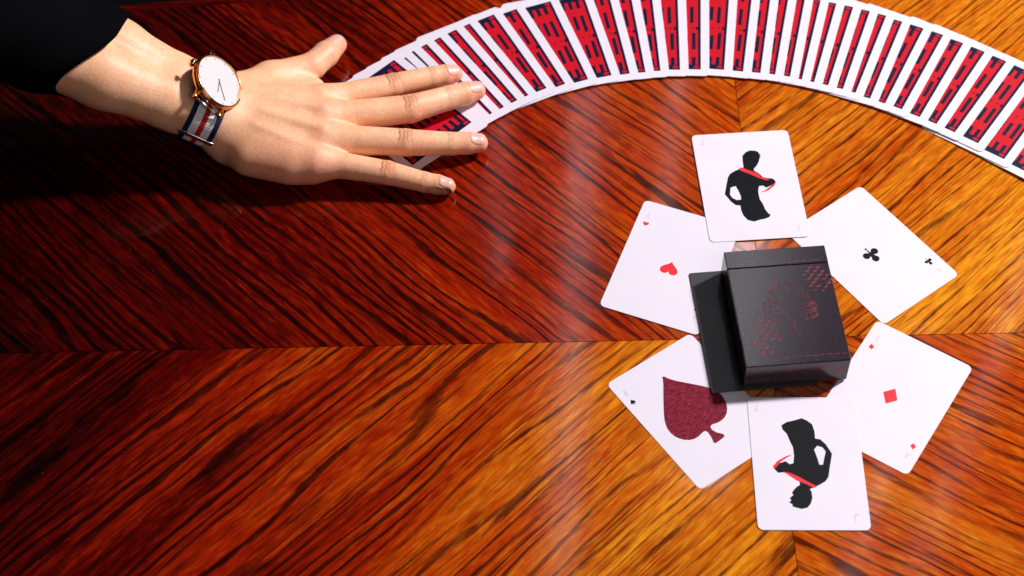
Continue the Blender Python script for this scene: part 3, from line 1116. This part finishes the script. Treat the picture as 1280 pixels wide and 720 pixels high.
def sleeve_ring(s, grow, tk):
    out = []
    for i in range(NS):
        th = 2 * PI * i / NS
        ct, sn = math.cos(th), math.sin(th)
        rt = 35.0 + grow * 10 + tk
        rn = 27.0 + grow * 9 + tk
        fold = 1.6 * math.sin(3 * th + s * .06) * min(1, max(0, s - 100) / 40 + .2) + 1.2 * math.sin(s * .16 + 2 * math.sin(th))
        droop = grow * 9 * max(0, -ct)
        ss = s + (-4 * ct if ct > 0 else 21 * abs(ct) ** 1.6) * max(0, 1 - (s - 75) / 160.0)
        out.append(WJ + AX * ss + TV * ct * (rt + fold + droop) + NV * sn * (rn + fold))
    return out


rings = [sleeve_ring(96, 0.05, -1.6), sleeve_ring(77, 0, -1.3), sleeve_ring(74.5, 0, -.6), sleeve_ring(74, 0, .4), sleeve_ring(75.5, 0, 1.2)]
for i in range(NR):
    s = 78 + 250 * (i / (NR - 1)) ** 1.15
    rings.append(sleeve_ring(s, (s - 78) / 70, 1.4))
for rg in rings: v += [tuple((p - PB) * MM) for p in rg]
for i in range(len(rings) - 1):
    for k in range(NS):
        f.append((i * NS + k, i * NS + (k + 1) % NS, (i + 1) * NS + (k + 1) % NS, (i + 1) * NS + k))
sleeve = mesh_obj('sleeve', v, f, M_SLEEVE, person, smooth=True)

# ------------------------------------------------------------------ the wristwatch
SW = 8.5                                   # how far up the forearm from the wrist joint
WC = WJ + AX * SW
watch = empty('wristwatch', tuple((WC + NV * 18) * MM))
WB = np.array(watch.location) / MM
tag(watch, 'white-dialled rose gold wristwatch on a navy white and red striped strap, worn on the wrist', 'watch')
# strap path: hugs the skin all the way round
ang = np.linspace(0, 2 * PI, 241)[:-1]
rads = []
for a in ang:
    dr = TV * math.cos(a) + NV * math.sin(a)
    lo_, hi_ = 5.0, 60.0
    for _ in range(30):
        md = (lo_ + hi_) / 2
        if arm_sdf((WC + dr * md)[None])[0] < .25: lo_ = md
        else: hi_ = md
    rads.append(hi_)
rads = np.array(rads)
for _ in range(10): rads = np.maximum(rads, .5 * rads + .25 * (np.roll(rads, 1) + np.roll(rads, -1)))
cols = [-13, -9.6, -4.7, -1.3, 3.6, 7]
smat = [0, 1, 2, 1, 0]
v, f, fm = [], [], []
nc = len(cols)
for i, a in enumerate(ang):
    dr = TV * math.cos(a) + NV * math.sin(a)
    rib = .14 if i % 2 else 0
    for c_ in cols: v.append(tuple((WC + dr * (rads[i] + 1.25 + rib) + AX * c_ - WB) * MM))
    for c_ in reversed(cols): v.append(tuple((WC + dr * rads[i] + AX * c_ - WB) * MM))
m2 = 2 * nc
for i in range(len(ang)):
    j = (i + 1) % len(ang)
    for k in range(m2):
        f.append((i * m2 + k, i * m2 + (k + 1) % m2, j * m2 + (k + 1) % m2, j * m2 + k))
        if k < nc - 1: fm.append(smat[k])
        elif nc <= k < m2 - 1: fm.append(smat[m2 - 2 - k])
        else: fm.append(0)
mesh_obj('strap', v, f, [M_SNAVY, M_SWHITE, M_SRED], watch, smooth=False, fmat=fm)

# case frame: local x = towards the elbow, y = thumb side, z = out of the dial
rtop = float(np.interp(PI / 2, ang, rads))
NW = NV * math.cos(R(21)) - AX * math.sin(R(21))      # the case rides tipped towards the hand
AW = AX * math.cos(R(21)) + NV * math.sin(R(21))
CASE = Matrix((tuple(AW), tuple(TV), tuple(NW))).transposed().to_4x4()
case_c = WC + NV * (rtop + 4.6)
CM = Matrix.Translation(tuple((case_c - WB) * MM)) @ CASE
if CM.to_3x3().determinant() < 0:
    CM = Matrix.Translation(tuple((case_c - WB) * MM)) @ Matrix((tuple(AW), tuple(-TV), tuple(NW))).transposed().to_4x4()


def lathe(name, prof, mat, n=72, parent=watch, M=None, smooth=True):
    bm = bmesh.new()
    rows = []
    for (r, z) in prof:
        rows.append([bm.verts.new((r * math.cos(2 * PI * i / n) * MM, r * math.sin(2 * PI * i / n) * MM, z * MM)) for i in range(n)] if r > 1e-6 else [bm.verts.new((0, 0, z * MM))])
    for a, b in zip(rows, rows[1:]):
        for i in range(n):
            q = [a[i % len(a)], a[(i + 1) % len(a)], b[(i + 1) % len(b)], b[i % len(b)]]
            q = list(dict.fromkeys(q))
            if len(q) > 2: bm.faces.new(q)
    bm.transform(M if M is not None else CM)
    return bm_obj(name, bm, mat, parent, smooth)


lathe('case', [(0, 0), (15.5, 0), (17.6, .8), (18.4, 2.2), (18.4, 4.6), (18.0, 5.0)], M_GOLD)
lathe('bezel', [(18.0, 5.0), (18.35, 5.3), (18.3, 6.0), (17.7, 6.6), (17.1, 6.6), (16.9, 6.0), (16.9, 5.2)], M_GOLD)
dial = lathe('dial', [(0, 5.55), (17.0, 5.55)], M_DIAL)
lathe('crystal', [(0, 6.75), (9, 6.72), (16.9, 6.5)], M_GLASS)
# crown, lugs, hands, hour marks
crM = CM @ Matrix.Translation((18.2 * MM, 0, 3.2 * MM)) @ Matrix.Rotation(R(90), 4, 'Y')
lathe('crown', [(0, 0), (1.2, 0), (1.2, .8), (2.5, .9), (2.7, 1.3), (2.7, 2.9), (2.4, 3.3), (0, 3.4)], M_GOLD, 20, M=crM)
for sx in (1, -1):
    for sy in (1, -1):
        bm = block(sx * 10 - 1.3, sx * 10 + 1.3, sy * 18.2 - 3.4, sy * 18.2 + 3.4, .2, 3.4, .6)
        bm.transform(CM @ Matrix.Translation((0, 0, 0)))
        bm_obj('lug', bm, M_GOLD, watch, True)
for sy in (1, -1):
    bm = bmesh.new()
    bmesh.ops.create_cone(bm, cap_ends=True, segments=12, radius1=.8 * MM, radius2=.8 * MM, depth=20 * MM)
    bm.transform(CM @ Matrix.Translation((0, sy * 20.4 * MM, 1.4 * MM)) @ Matrix.Rotation(R(90), 4, 'Y'))
    bm_obj('spring_bar', bm, M_STEEL, watch, True)
for (a, l, w, nm) in ((R(128), 13.0, .2, 'minute_hand'), (R(100), 8.6, .24, 'hour_hand')):
    bm = block(-1.5, l, -w, w, 5.75, 5.95, 0)
    bm.transform(CM @ Matrix.Rotation(a, 4, 'Z'))
    bm_obj(nm, bm, M_HAND, dial)
for k in range(12):
    bm = block(14.6, 16.2, -.16, .16, 5.56, 5.66, 0)
    bm.transform(CM @ Matrix.Rotation(k * PI / 6, 4, 'Z'))
    bm_obj('hour_mark', bm, M_GOLD, dial)
# metal keepers across the strap on the near side
for a_deg in (-180,):
    a = R(a_deg % 360)
    dr = TV * math.cos(a) + NV * math.sin(a)
    tn = -TV * math.sin(a) + NV * math.cos(a)
    rr_ = float(np.interp(a, ang, rads))
    c0 = WC + dr * (rr_ + 2.0) - WB
    B = Matrix.Translation(tuple(c0 * MM)) @ Matrix((tuple(AX), tuple(tn), tuple(dr))).transposed().to_4x4()
    bm = block(-14.4, 8.4, -1.5, 1.5, -.4, .7, .45)
    bm.transform(B)
    for s in (1, -1):
        b2 = block(s * 11 - 3.5, s * 11 - 2.5, -1.5, 1.5, -2.2, .6, .3)
        b2.transform(B)
        tmp = bpy.data.meshes.new('tmp'); b2.to_mesh(tmp); b2.free(); bm.from_mesh(tmp); bpy.data.meshes.remove(tmp)
    bm_obj('strap_keeper', bm, M_STEEL, watch, True)
